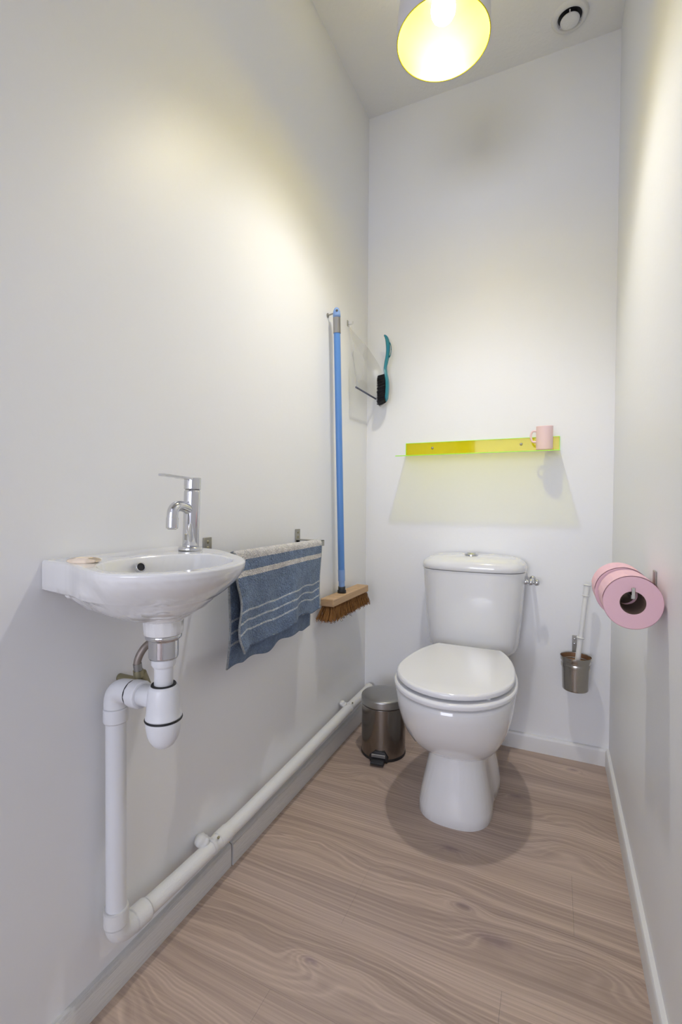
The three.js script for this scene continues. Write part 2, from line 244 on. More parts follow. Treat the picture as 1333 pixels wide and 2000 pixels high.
{
  const B = thing('washbasin', 'small white ceramic wall hung hand basin with a side tap', 'washbasin', [XL, 0.5, -0.65]);
  const put = (g) => g.translate(-XL, -0.5, 0.65);
  const angles = basinOutline.map(([x, z]) => Math.atan2(z - AZ, x - AX));
  const prof = [[0, 1], [0.012, 0.985], [0.022, 0.95], [0.035, 0.875], [0.05, 0.765], [0.065, 0.635], [0.08, 0.50], [0.092, 0.385], [0.100, 0.30], [0.104, 0.25]];
  const full = [[0, 1], [0.02, 0.992], [0.035, 0.965], [0.05, 0.92], [0.065, 0.85], [0.08, 0.735], [0.09, 0.60], [0.097, 0.45], [0.101, 0.34], [0.104, 0.24]];
  const levels = [0, 0.0006, 0.002, 0.0045, 0.008, 0.013, 0.019, 0.026, 0.033, 0.040, 0.046, 0.0485, 0.0500, 0.0515, 0.0530, 0.0545, 0.0560, 0.0575, 0.0590, 0.062, 0.066, 0.073, 0.080, 0.087, 0.094, 0.100, 0.104, 0.1055];
  const edge = [-0.0045, -0.0025, -0.0010, -0.0002];
  const rings = levels.map((h, k) => basinOutline.map(([x, z], i) => {
    const R = Math.hypot(x - AX, z - AZ), a = angles[i], w = sstep(-0.590, -0.670, x), near = sstep(-0.25, 0.75, Math.cos(a) * -0.909 + Math.sin(a) * 0.417);
    const Rb = (R + (Math.min(R, 0.165) - R) * w) * (interp(prof, h) * (1 - near) + interp(full, h) * near), hd = 0.0545;
    const rd = R * w + Rb * (1 - w), drop = sstep(hd + 0.004, hd - 0.006, h); let r = Math.max(Rb, 0.0345, Rb + (rd - Rb) * drop);
    if (k < 4) r += edge[k];
    let px = AX + Math.cos(a) * r; return V3(Math.max(px, -0.7785), RIM - h, AZ + Math.sin(a) * r);
  }));
  for (const [h, r] of [[0.108, 0.0338], [0.120, 0.0334], [0.128, 0.0330], [0.1305, 0.0322], [0.131, 0.030]]) rings.push(angles.map((a) => V3(AX + Math.cos(a) * r, RIM - h, AZ + Math.sin(a) * r)));
  const outer = loft(rings.reverse().map((r) => r.slice().reverse()), true, false, 0.9);
  // inner bowl
  const innerCurve = new THREE.CatmullRomCurve3([[-0.617, -0.480], [-0.588, -0.4655], [-0.560, -0.4635], [-0.528, -0.474], [-0.500, -0.4965], [-0.482, -0.530], [-0.477, -0.5724], [-0.483, -0.610], [-0.497, -0.643], [-0.530, -0.676], [-0.575, -0.700], [-0.616, -0.704], [-0.648, -0.672], [-0.667, -0.630], [-0.677, -0.580], [-0.668, -0.535], [-0.647, -0.502]].map(([x, z]) => V3(x, 0, z)), true, 'centripetal').getSpacedPoints(120).slice(0, 120);
  const CX = -0.575, CZ = -0.58, iprof = [[0, 1.022], [0.0008, 1.008], [0.003, 0.996], [0.007, 0.985], [0.02, 0.955], [0.04, 0.89], [0.06, 0.78], [0.078, 0.62], [0.09, 0.42], [0.096, 0.20], [0.098, 0.06]];
  const inner = loft(iprof.map(([h, s]) => innerCurve.map((p) => { const c = h / 0.098, cx = CX + (AX + 0.02 - CX) * c * c, cz = CZ + (AZ + 0.012 - CZ) * c * c; return V3(cx + (p.x - CX) * s, RIM - h, cz + (p.z - CZ) * s); })), false, true, 1.2);
  const top = new THREE.Shape(rings[rings.length - 1].map((p) => new THREE.Vector2(p.x, -p.z)));
  top.holes.push(new THREE.Path(innerCurve.map((p) => new THREE.Vector2(CX + (p.x - CX) * 1.022, -(CZ + (p.z - CZ) * 1.022)))));
  const deck = new THREE.ShapeGeometry(top).rotateX(-Math.PI / 2).translate(0, RIM, 0);
  obj('bowl', put(join([outer, inner, deck])), M.china, B);
  const n = V3(0.93, 0.30, 0.22).normalize(), oc = V3(-0.6605, 0.8458, -0.597);
  const ovr = obj('overflow_ring', put(latheAlong([[0.0066, -0.004], [0.0066, 0.0028], [0.0075, 0.0034], [0.0088, 0.0026], [0.0092, -0.004]], oc, oc.clone().add(n), 32)), M.chrome, B);
  obj('overflow_hole', put(cyl(oc.clone().addScaledVector(n, -0.003), oc.clone().addScaledVector(n, 0.0016), 0.0068, 0.0068, 28)), M.black, B);
  obj('drain_ring', put(lathe([[0.010, 0.003], [0.018, 0.004], [0.026, 0.002], [0.028, -0.003]], 32).translate(AX + 0.02, RIM - 0.096, AZ + 0.012)), M.chrome, B);
  obj('mounting_bolt', put(latheAlong([[0, 0], [0.012, 0], [0.012, 0.006], [0.009, 0.010], [0, 0.010]], V3(-0.735, RIM - 0.0535, -0.525), V3(-0.735, 0.7, -0.525), 20)), M.whitePlastic, B);
  // waste nut
  obj('waste_fitting', put(lathe([[0.0, 0.7315], [0.0290, 0.7315], [0.0305, 0.729], [0.0305, 0.7245], [0.0285, 0.7225], [0.0255, 0.7215], [0.0250, 0.719], [0.0250, 0.691], [0.0237, 0.688], [0, 0.688]], 48).translate(AX, 0, AZ)), M.chrome, B);
}
{
  const t = tag(obj('soap_bar', creased(new THREE.SphereGeometry(1, 40, 16).scale(0.026, 0.0055, 0.019), 3).rotateY(0.5).translate(-0.690, RIM + 0.0035, -0.5115), M.soap), 'thin peach oval soap bar on the washbasin edge', 'soap');
}
// ---------------------------------------------------------------- tap
{
  const F = thing('basin_tap', 'chrome single lever mixer tap standing on the washbasin', 'tap', [-0.680, RIM, -0.742]);
  F.rotation.set(-0.02, 0.12, -0.02);
  obj('base_ring', lathe([[0, 0], [0.0235, 0], [0.0242, 0.002], [0.0242, 0.006], [0.022, 0.0085], [0, 0.0085]], 48), M.chrome, F);
  obj('tap_body', lathe([[0, 0.007], [0.0162, 0.007], [0.0162, 0.119], [0.0155, 0.1215], [0.0145, 0.1225], [0.0145, 0.125], [0, 0.125]], 56), M.chrome, F);
  const lev = obj('lever', join([lathe([[0, 0.1245], [0.0162, 0.1245], [0.0168, 0.126], [0.0168, 0.147], [0.0162, 0.1485], [0, 0.1487]], 56), creased(new THREE.ExtrudeGeometry(new THREE.Shape([[-0.0095, 0], [0.0095, 0], [0.0085, 0.09], [0.007, 0.102], [-0.007, 0.102], [-0.0085, 0.09]].map(([a, b]) => new THREE.Vector2(a, -b))), { depth: 0.0025, bevelEnabled: true, bevelSize: 0.001, bevelThickness: 0.001, bevelSegments: 2 }).rotateX(-Math.PI / 2).rotateX(-0.015).translate(0, 0.1445, 0.004).scale(1, 1, 0.88), 0.5)]), M.chrome, F);
  obj('spout', join([tube([V3(0, 0.082, 0.006), V3(0, 0.0870, 0.022), V3(0, 0.0900, 0.038), V3(0, 0.0885, 0.050), V3(0, 0.081, 0.0585), V3(0, 0.070, 0.0605), V3(0, 0.047, 0.0605)], 0.0105, 64, 28), lathe([[0, 0.0465], [0.0085, 0.0455], [0.0108, 0.0465], [0.0113, 0.049], [0.0113, 0.067], [0.0106, 0.0675]], 36).translate(0, 0, 0.0605)]), M.chrome, F);
  obj('aerator', lathe([[0, 0.0452], [0.0082, 0.0452], [0.0082, 0.047]], 28).translate(0, 0, 0.0605), M.black, F);
  obj('tap_emblem', rbox(-0.0035, 0.0035, 0.022, 0.034, 0.0145, 0.0166, 0.0008), M.bracket, F);
}
// ---------------------------------------------------------------- trap
{
  const t = thing('bottle_trap', 'white plastic bottle trap with black seals under the washbasin', 'drain trap', [AX, 0.53, AZ]);
  const put = (g) => g.translate(-AX, -0.53, -AZ), at = (g) => put(g.translate(AX, 0, AZ));
  obj('inlet_pipe', at(lathe([[0, 0.6885], [0.0195, 0.6885], [0.0205, 0.686], [0.0205, 0.677], [0.018, 0.673], [0.0160, 0.671], [0.0160, 0.625], [0, 0.625]], 40)), M.pvc, t);
  obj('seal_ring', at(lathe([[0.0160, 0.6415], [0.0205, 0.6425], [0.0215, 0.640], [0.0205, 0.637], [0.016, 0.637]], 40)), M.black, t);
  obj('trap_body', at(lathe([[0.0175, 0.634], [0.0185, 0.6405], [0.0225, 0.640], [0.0255, 0.635], [0.0275, 0.622], [0.0283, 0.602], [0.0290, 0.592], [0.0308, 0.586], [0.0308, 0.582], [0, 0.582]], 56)), M.pvc, t);
  obj('seal_ring', at(lathe([[0.028, 0.5845], [0.0317, 0.5832], [0.0322, 0.5815], [0.0317, 0.580], [0.028, 0.579]], 56)), M.black, t);
  obj('trap_cup', at(lathe([[0, 0.5815], [0.0303, 0.5815], [0.0306, 0.577], [0.0300, 0.568], [0.0278, 0.556], [0.0240, 0.545], [0.0180, 0.536], [0.0110, 0.531], [0.0050, 0.5293], [0, 0.529]], 56)), M.pvc, t);
  const a = V3(AX - 0.015, 0.613, AZ - 0.001), b = V3(-0.744, 0.610, -0.616);
  obj('outlet_pipe', put(latheAlong([[0, 0], [0.0185, 0], [0.0185, 0.04], [0, 0.04]], a, b, 36)), M.pvc, t);
  obj('outlet_nut', put(latheAlong([[0.0185, 0.0365], [0.0235, 0.0365], [0.0248, 0.039], [0.0248, 0.058], [0.0235, 0.0605], [0, 0.0605]], a, b, 12)), M.pvc, t);
  obj('seal_ring', put(latheAlong([[0, 0.0600], [0.0228, 0.0600], [0.0228, 0.0630], [0, 0.0630]], a, b, 36)), M.black, t);
}
// ---------------------------------------------------------------- waste pipe along the wall
{
  const PX = -0.744, PZ = -0.616, py = (z) => interp([[-1.95, 0.142], [-1.7, 0.141], [-1.3, 0.132], [-1.0, 0.1275], [-0.8, 0.131], [-0.616, 0.140]], z);
  const P = thing('waste_pipe', 'white painted waste pipe dropping from the trap and running above the skirting', 'pipe', [PX, 0.12, PZ]);
  const put = (g) => g.translate(-PX, -0.12, -PZ);
  obj('upper_elbow', put(join([tube([V3(AX - 0.0775, 0.6125, -0.6150), V3(-0.715, 0.612, -0.6155), V3(-0.730, 0.609, -0.616), V3(-0.740, 0.601, -0.616), V3(-0.744, 0.588, -0.616), V3(-0.744, 0.572, -0.616)], 0.0212, 40, 28), lathe([[0.0, 0.578], [0.0212, 0.578], [0.0222, 0.574], [0.0222, 0.5525], [0.0212, 0.550], [0.017, 0.550]], 36).translate(PX, 0, PZ)])), M.pvc, P);
  obj('drop_pipe', put(cyl(V3(PX, 0.575, PZ), V3(PX, 0.165, PZ), 0.0182, 0.0182, 32)), M.pvc, P);
  obj('lower_elbow', put(join([lathe([[0.018, 0.197], [0.0212, 0.197], [0.0222, 0.194], [0.0222, 0.168], [0.0212, 0.164]], 36).translate(PX, 0, PZ), tube([V3(PX, 0.172, PZ), V3(PX, 0.160, PZ - 0.002), V3(PX, 0.149, PZ - 0.007), V3(PX, 0.1425, PZ - 0.017), V3(PX, 0.139, PZ - 0.030), V3(PX, 0.137, PZ - 0.045)], 0.0212, 40, 28), latheAlong([[0.0212, 0], [0.0222, 0.003], [0.0222, 0.034], [0.0212, 0.037], [0.018, 0.037]], V3(PX, 0.1385, PZ - 0.034), V3(PX, 0.134, PZ - 0.12), 36)])), M.painted, P);
  obj('long_pipe', put(tube(Array.from({ length: 22 }, (_, i) => { const z = PZ - 0.04 - i / 21 * 1.285; return V3(PX, py(z), z); }), 0.0182, 90, 28)), M.painted, P);
  obj('coupling', put(latheAlong([[0.0180, 0], [0.0200, 0.002], [0.0200, 0.040], [0.0180, 0.042]], V3(PX, py(-0.905), -0.905), V3(PX, py(-0.95), -0.95), 32)), M.painted, P);
  for (const z of [-0.868, -1.69]) {
    const s = z < -1 ? 0.8 : 1, lump = new THREE.IcosahedronGeometry(1, 4), p = lump.attributes.position;
    for (let i = 0; i < p.count; i++) { const k = 1 + 0.8 * (fbm(p.getX(i) * 2.1 + 7, p.getY(i) * 2.1 + p.getZ(i) * 1.7 + 3, 4, 3) - 0.45); p.setXYZ(i, p.getX(i) * k, p.getY(i) * k, p.getZ(i) * k); }
    const w = mergeVertices(lump); w.computeVertexNormals();
    obj('plaster_lump', put(w.scale(0.018 * s, 0.014 * s, 0.018 * s).rotateZ(-0.35).translate(XL + 0.0205 * s + 0.001, py(z) + 0.021, z)), M.painted, P);
    obj('pipe_clip', put(join([rbox(XL + 0.002, PX + 0.004, py(z) + 0.014, py(z) + 0.0215, z - 0.020, z - 0.010, 0.002), latheAlong([[0.0185, 0], [0.0202, 0.0005], [0.0202, 0.0085], [0.0185, 0.009]], V3(PX, py(z), z - 0.011), V3(PX, py(z), z - 0.03), 32)])), M.painted, P);
    obj('clip_screw', put(cyl(V3(PX + 0.0105, py(z) + 0.0175, z - 0.029), V3(PX + 0.0125, py(z) + 0.0205, z - 0.029), 0.003, 0.003, 12)), M.brass, P);
  }
}
// ---------------------------------------------------------------- water supply
{
  const s = thing('supply_hose', 'braided grey flexible water hose under the washbasin', 'hose', [-0.72, 0.60, -0.64]);
  const put = (g) => g.translate(0.72, -0.60, 0.64);
  obj('hose', put(tube([V3(-0.672, 0.742, -0.690), V3(-0.684, 0.715, -0.676), V3(-0.694, 0.6985, -0.6585), V3(-0.702, 0.684, -0.642), V3(-0.708, 0.662, -0.6335), V3(-0.708, 0.640, -0.6355)], 0.0068, 60, 16)), M.hose, s);
  for (const [a, b] of [[V3(-0.686, 0.7105, -0.672), V3(-0.695, 0.695, -0.655)], [V3(-0.7085, 0.658, -0.6335), V3(-0.708, 0.642, -0.6355)]]) obj('hose_ferrule', put(cyl(a, b, 0.0078, 0.0078, 20)), M.brushed, s);
  obj('stop_valve', put(join([cyl(V3(-0.708, 0.645, -0.6355), V3(-0.708, 0.633, -0.637), 0.010, 0.0105, 6), cyl(V3(-0.778, 0.614, -0.653), V3(-0.704, 0.614, -0.653), 0.008, 0.008, 18), cyl(V3(-0.708, 0.638, -0.642), V3(-0.707, 0.612, -0.653), 0.0095, 0.009, 12)])), M.brass, s);
}
// ---------------------------------------------------------------- towel rail and towel
const RX = -0.690, RY = 0.8345;
{
  const r = thing('towel_rail', 'thin dark steel towel rail on two flat wall brackets', 'towel rail', [XL, RY, -1.12]);
  const put = (g) => g.translate(-XL, -RY, 1.12);
  for (const z of [-0.907, -1.349]) {                             // the arm of the near bracket stands clear of the towel's end
    const a0 = z > -1 ? -0.8895 : z - 0.0125, a1 = z > -1 ? -0.8815 : z + 0.0125;
    const b = obj('wall_bracket', put(join([rbox(XL, XL + 0.0035, RY - 0.012, 0.8745, z - 0.0145, z + 0.0145, 0.0012), rbox(XL, XL + 0.0035, RY - 0.006, RY + 0.0068, Math.min(a0, z), Math.max(a1, z), 0.0012), rbox(XL, RX + 0.006, RY + 0.0035, RY + 0.0068, a0, a1, 0.0012), rbox(RX + 0.0025, RX + 0.006, RY - 0.012, RY + 0.0068, a0, a1, 0.0012)])), M.bracket, r);
    for (const y of [0.8635, 0.849]) obj('screw', put(latheAlong([[0, 0.0022], [0.002, 0.002], [0.0036, 0.0012], [0.0042, 0]], V3(XL + 0.0035, y, z), V3(XL + 0.01, y, z), 18)), M.brass, b);
  }
  obj('rail_bar', put(cyl(V3(RX - 0.003, RY - 0.002, -0.8825), V3(RX - 0.003, RY - 0.002, -1.356), 0.0052, 0.0052, 20)), M.bracket, r);
}
{
  // stripes run across the towel; v is the place along the drape, 0 at the back hem, 1 at the front hem
  const blueA = [0.47, 0.545, 0.645], cream = [0.88, 0.865, 0.84], pale = [0.78, 0.81, 0.83];
  const front = (t, u) => { if (t < 0.105 || (t > 0.215 && t < 0.275)) return cream; for (const c of [0.615, 0.715, 0.815]) if (Math.abs(t - c) < 0.010) return pale; return blueA; };
  const SPLIT = 0.535;
  const colour = (u, v) => {
    const t = v > SPLIT ? (v - SPLIT) / (1 - SPLIT) : (SPLIT - v) / SPLIT, j = 0.004 * (noise(u * 160, v * 60, 3) - 0.5);
    const c = front(t + j, u), hem = u < 0.008 || u > 0.992 ? 1 : 0, k = 0.80 + 0.42 * noise(u * 420, v * 420, 8) * 0.6 + 0.22 * (fbm(u * 30, v * 30, 5, 3) - 0.45);
    const q = hem ? [0.68, 0.70, 0.71] : c; return [q[0] * k, q[1] * k, q[2] * k];
  };
  const tex = texture(768, 768, colour, true), bump = texture(768, 768, (u, v) => 0.6 * noise(u * 300, v * 300, 6) + 0.4 * noise(u * 120, v * 120, 2));
  const mat = phys({ map: tex, bumpMap: bump, bumpScale: 0.004, roughness: 1, sheen: 0.4, sheenRoughness: 0.6, sheenColor: lin(0.6, 0.65, 0.7) });
  const NU = 56, NV = 120, rTop = 0.0105;
  const P = (u, v) => {                                           // u: 0 near end, 1 far end
    const frontSide = v > SPLIT, t = frontSide ? (v - SPLIT) / (1 - SPLIT) : (SPLIT - v) / SPLIT;
    const drop = frontSide ? 0.232 - 0.030 * u : 0.272 - 0.013 * u, s = t * (drop + rTop * 1.57);
    const arc = rTop * Math.PI / 2, side = frontSide ? 1 : -1; let x, y;
    if (s < arc) { const a = s / rTop; x = RX - 0.003 + side * rTop * Math.sin(a); y = RY - 0.002 + rTop * Math.cos(a); } else { const d = s - arc; x = RX - 0.003 + side * (rTop + (frontSide ? 0.030 : 0.010) * d); y = RY - 0.002 - d; }
    const k = sstep(0.05, 0.9, t);
    let zN = frontSide ? -0.893 + 0.014 * Math.sin(t * 9.5 + 0.4) * k : -0.898 + 0.006 * Math.sin(t * 6 + 1) * k + 0.010 * t, zF = frontSide ? -1.338 + 0.010 * t * t * 2 : -1.328 + 0.012 * t;
    x += k * (frontSide ? 0.011 * Math.sin(u * 11 + t * 2.0) + 0.006 * Math.sin(u * 23 + 1.2) : 0.007 * Math.sin(u * 9 + 2) + 0.005 * Math.sin(u * 19));
    y += k * (0.005 * Math.sin(u * 10.5 + 1.0) + 0.003 * Math.sin(u * 26)) * (frontSide ? 1 : 1.3);
    return V3(x, y, zN + (zF - zN) * u);
  };
  const th = 0.0022, pos = [], uv = [], idx = [];
  for (const side of [1, -1]) for (let j = 0; j <= NV; j++) for (let i = 0; i <= NU; i++) {
    const u = i / NU, v = j / NV, e = 1e-3, p = P(u, v), n = P(Math.min(1, u + e), v).sub(P(Math.max(0, u - e), v)).cross(P(u, Math.min(1, v + e)).sub(P(u, Math.max(0, v - e)))).normalize();
    p.addScaledVector(n, side * th); pos.push(p.x, p.y, p.z); uv.push(u, v);
  }
  const S = (NU + 1) * (NV + 1), at = (i, j, s) => s * S + j * (NU + 1) + i;
  for (let j = 0; j < NV; j++) for (let i = 0; i < NU; i++) { idx.push(at(i, j, 0), at(i + 1, j, 0), at(i + 1, j + 1, 0), at(i, j, 0), at(i + 1, j + 1, 0), at(i, j + 1, 0)); idx.push(at(i, j, 1), at(i + 1, j + 1, 1), at(i + 1, j, 1), at(i, j, 1), at(i, j + 1, 1), at(i + 1, j + 1, 1)); }
  for (let j = 0; j < NV; j++) for (const i of [0, NU]) { const a = at(i, j, 0), b = at(i, j + 1, 0), c = at(i, j, 1), d = at(i, j + 1, 1); i ? idx.push(a, c, d, a, d, b) : idx.push(a, d, c, a, b, d); }
  for (let i = 0; i < NU; i++) for (const j of [0, NV]) { const a = at(i, j, 0), b = at(i + 1, j, 0), c = at(i, j, 1), d = at(i + 1, j, 1); j ? idx.push(a, b, d, a, d, c) : idx.push(a, d, b, a, c, d); }
  const g = new THREE.BufferGeometry(); g.setAttribute('position', new THREE.Float32BufferAttribute(pos, 3)); g.setAttribute('uv', new THREE.Float32BufferAttribute(uv, 2)); g.setIndex(idx); g.computeVertexNormals();
  tag(obj('hand_towel', g, mat), 'blue terry hand towel with cream stripes hung over the rail', 'towel');
}
// ---------------------------------------------------------------- broom on the wall
{
  const b = thing('broom', 'broom with blue pole, wooden block and brown bristles hung on the wall', 'broom', [-0.735, 0.55, -1.65]);
  const put = (g) => g.translate(0.735, -0.55, 1.65);
  const a = V3(-0.735, 0.622, -1.613), e = V3(-0.742, 1.672, -1.564), d = e.clone().sub(a).normalize(), pt = (s) => a.clone().addScaledVector(d, s), L = e.distanceTo(a);
  obj('pole', put(join([cyl(pt(0.085), pt(L - 0.085), 0.0123, 0.0123, 28)])), M.bluePole, b);
  obj('pole_socket', put(latheAlong([[0, 0], [0.0165, 0], [0.0165, 0.013], [0.0135, 0.015], [0.0135, 0.028], [0, 0.028]], pt(-0.004), pt(1), 32)), M.black, b);
  obj('pole_tip', put(join([cyl(pt(0.022), pt(0.045), 0.0118, 0.0118, 24), cyl(pt(0.045), pt(0.088), 0.0132, 0.0132, 24)])), M.blueCap, b);
  obj('ferrule', put(cyl(pt(L - 0.087), pt(L - 0.030), 0.0138, 0.0138, 28)), M.brushed, b);
  const cap = obj('hanger_cap', put(latheAlong([[0, 0], [0.0138, 0], [0.0140, 0.012], [0.0125, 0.024], [0.0085, 0.033], [0.004, 0.037], [0, 0.038]], pt(L - 0.031), pt(L + 1), 28)), M.blueCap, b);
  const hp = pt(L - 0.010); obj('hanger_hole', put(cyl(V3(hp.x, hp.y, hp.z + 0.001).add(V3(0.0045, 0, 0.0085)), V3(hp.x, hp.y, hp.z).add(V3(0.0075, 0.001, 0.0125)), 0.0042, 0.0042, 20)), M.black, b);
  const wood = texture(256, 256, (u, v) => { const g = fbm(u * 3, v * 26, 7, 4), k = 0.9 + 0.22 * (g - 0.45); return [0.83 * k, 0.69 * k, 0.53 * k]; }, true);
  const block = new RoundedBoxGeometry(0.052, 0.028, 0.338, 3, 0.004).rotateY(0).translate(-0.735, 0.607, -1.655);
  obj('block', put(block), phys({ map: wood, roughness: 0.6 }), b);
  const R = rng(11), parts = [];                                 // coir bristles
  for (let i = 0; i < 2600; i++) {
    const z = -1.655 + (R() - 0.5) * 0.325, x = -0.735 + (R() - 0.5) * 0.044, ex = (x + 0.735) * 0.35 + (R() - 0.5) * 0.016, ez = (z + 1.655) * 0.10 + (R() - 0.5) * 0.018 + (z > -1.53 ? (z + 1.53) * 0.35 : 0), len = 0.043 + R() * 0.014;
    const c = new THREE.CylinderGeometry(0.0008, 0.0006, 1, 3, 1, true), top = V3(x, 0.595, z), end = V3(x + ex, 0.595 - len, z + ez), dd = end.clone().sub(top), l = dd.length();
    c.scale(1, l, 1).applyQuaternion(new THREE.Quaternion().setFromUnitVectors(V3(0, 1, 0), dd.normalize())); const m = top.add(end).multiplyScalar(0.5); parts.push(c.translate(m.x, m.y, m.z));
  }
  const br = obj('bristles', put(join(parts)), std({ color: lin(0.30, 0.135, 0.035), roughness: 0.8 }), b); br.userData.kind = 'stuff';
  const dust = []; for (let i = 0; i < 70; i++) { const zc = [-1.495, -1.56, -1.63][i % 3], pts = []; let p = V3(-0.725 + (R() - 0.5) * 0.03, 0.545, zc + (R() - 0.5) * 0.03); for (let k = 0; k < 4; k++) { pts.push(p.clone()); p.add(V3((R() - 0.5) * 0.014, (R() - 0.62) * 0.012, (R() - 0.5) * 0.016)); } dust.push(tube(pts, 0.0006, 8, 4)); }
  obj('dust_fluff', put(join(dust)), std({ color: lin(0.10, 0.10, 0.10), roughness: 1 }), b).userData.kind = 'stuff';
}
tag(obj('broom_hook', [cyl(V3(XL, 1.655, -1.5635), V3(-0.742, 1.6605, -1.5635), 0.0026, 0.0026, 12), cyl(V3(XL, 1.655, -1.5635), V3(XL + 0.003, 1.655, -1.5635), 0.008, 0.008, 20)], M.bracket), 'small metal hook holding the broom pole', 'hook');
// ---------------------------------------------------------------- dustpan and hand brush
{
  const hk = thing('wall_hook', 'small clear plastic hook holding the dustpan', 'hook', [XL, 1.690, -1.748]);
  obj('hook_plate', rbox(0, 0.003, -0.012, 0.012, -0.008, 0.008, 0.001), M.clear, hk);
  obj('hook_peg', tube([V3(0.002, -0.004, 0), V3(0.016, -0.006, 0), V3(0.022, -0.003, 0), V3(0.024, 0.005, 0)], 0.0028, 20, 10), M.clear, hk);
  const D = thing('dustpan', 'translucent white plastic dustpan hanging from its hook', 'dustpan', [-0.745, 1.42, -1.82]);
  const put = (g) => g.translate(0.745, -1.42, 1.82);
  // outline of the pan floor in (z, y): handle, shoulders, lip
  const half = [[0.010, 0.268], [0.010, 0.22], [0.016, 0.19], [0.034, 0.168], [0.075, 0.150], [0.098, 0.130], [0.106, 0.09], [0.112, 0.0]];
  const lean = (y) => 0.004 + 0.050 * sstep(0.30, -0.01, y);      // distance from the wall grows downwards
  const zc = (y) => -1.822 + 0.068 * sstep(0.12, 0.26, y);
  const at = (s, y, off = 0) => V3(XL + lean(y) + off, 1.42 + y, zc(y) + s);
  const ys = []; for (let i = 0; i <= 40; i++) ys.push(0.262 * (1 - i / 40));
  const hw = (y) => interp(half.slice().reverse().map(([s, h]) => [h, s]), y);
  const sheet = (rows) => { const pos = [], idx = [], uv = [], n = rows[0].length; rows.forEach((r, j) => r.forEach((p, i) => { pos.push(p.x, p.y, p.z); uv.push(i / n, j / rows.length); })); for (let j = 0; j + 1 < rows.length; j++) for (let i = 0; i + 1 < n; i++) { const a = j * n + i; idx.push(a, a + 1, a + n + 1, a, a + n + 1, a + n); } const g = new THREE.BufferGeometry(); g.setAttribute('position', new THREE.Float32BufferAttribute(pos, 3)); g.setAttribute('uv', new THREE.Float32BufferAttribute(uv, 2)); g.setIndex(idx); g.computeVertexNormals(); return g; };
  const wallH = (y) => 0.040 * sstep(0.0, 0.07, y) * sstep(0.26, 0.17, y) + 0.006;
  obj('pan', put(sheet(ys.map((y) => { const w = hw(y), row = [at(-w * 1.03, y, wallH(y))]; for (let i = 0; i <= 14; i++) row.push(at(-w + 2 * w * i / 14, y)); row.push(at(w * 1.03, y, wallH(y))); return row; }))), M.clear, D);
  obj('lip', put(cyl(at(-0.111, -0.001, 0.001), at(0.113, -0.001, 0.001), 0.0036, 0.0036, 10)), M.greyRubber, D);
  // the brush clipped into the pan, bristles to the wall
  const B = thing('hand_brush', 'teal hand brush with black bristles hanging beside the dustpan', 'brush', [-0.672, 1.42, -1.905]);
  const bx = -0.672, bz = -1.905;
  const spine = [[-0.004, 0.262], [0.006, 0.245], [0.012, 0.21], [0.011, 0.175], [0.004, 0.140], [0.001, 0.118], [0.004, 0.095], [0.010, 0.06], [0.010, 0.02], [0.006, -0.024]].map(([x, y]) => V3(x, y, 0));
  const curve = new THREE.CatmullRomCurve3(spine), rings = [];
  for (let i = 0; i <= 48; i++) { const t = i / 48, c = curve.getPoint(t), k = i === 0 || i === 48 ? 0.25 : i === 1 || i === 47 ? 0.75 : 1, wid = interp([[0, 0.008], [0.1, 0.011], [0.35, 0.012], [0.5, 0.009], [0.6, 0.014], [0.75, 0.020], [0.95, 0.018], [1, 0.012]], t) * k, dep = interp([[0, 0.006], [0.2, 0.009], [0.4, 0.008], [0.55, 0.0065], [1, 0.0055]], t) * k; rings.push(Array.from({ length: 20 }, (_, q) => { const a = -q / 20 * Math.PI * 2; return V3(c.x + Math.cos(a) * dep, c.y, c.z + Math.sin(a) * wid); })); }
  obj('handle', loft(rings.reverse(), true, true, 1.0), M.teal, B);
  obj('grip_ring', creased(new THREE.TorusGeometry(0.030, 0.0035, 10, 36).scale(0.28, 1, 1).translate(0.0175, 0.195, 0), 3), M.teal, B);
  const R = rng(5), parts = [];
  for (let i = 0; i < 1500; i++) {
    const ty = Math.floor(R() * 13) / 12, tz = (Math.floor(R() * 3) - 1) * 0.0105, y = 0.090 - ty * 0.108 + (R() - 0.5) * 0.006, z = tz + (R() - 0.5) * 0.006;
    const p0 = V3(0.004, y, z), p1 = V3(-0.027 - R() * 0.005, y - 0.012 + (R() - 0.5) * 0.014, z * 1.3 + (R() - 0.5) * 0.010), dd = p1.clone().sub(p0), l = dd.length();
    const c = new THREE.CylinderGeometry(0.0006, 0.0007, 1, 3, 1, true).scale(1, l, 1).applyQuaternion(new THREE.Quaternion().setFromUnitVectors(V3(0, 1, 0), dd.normalize())); const m = p0.add(p1).multiplyScalar(0.5); parts.push(c.translate(m.x, m.y, m.z));
  }
  obj('bristles', join(parts), std({ color: lin(0.015, 0.014, 0.016), roughness: 0.6 }), B).userData.kind = 'stuff';
}
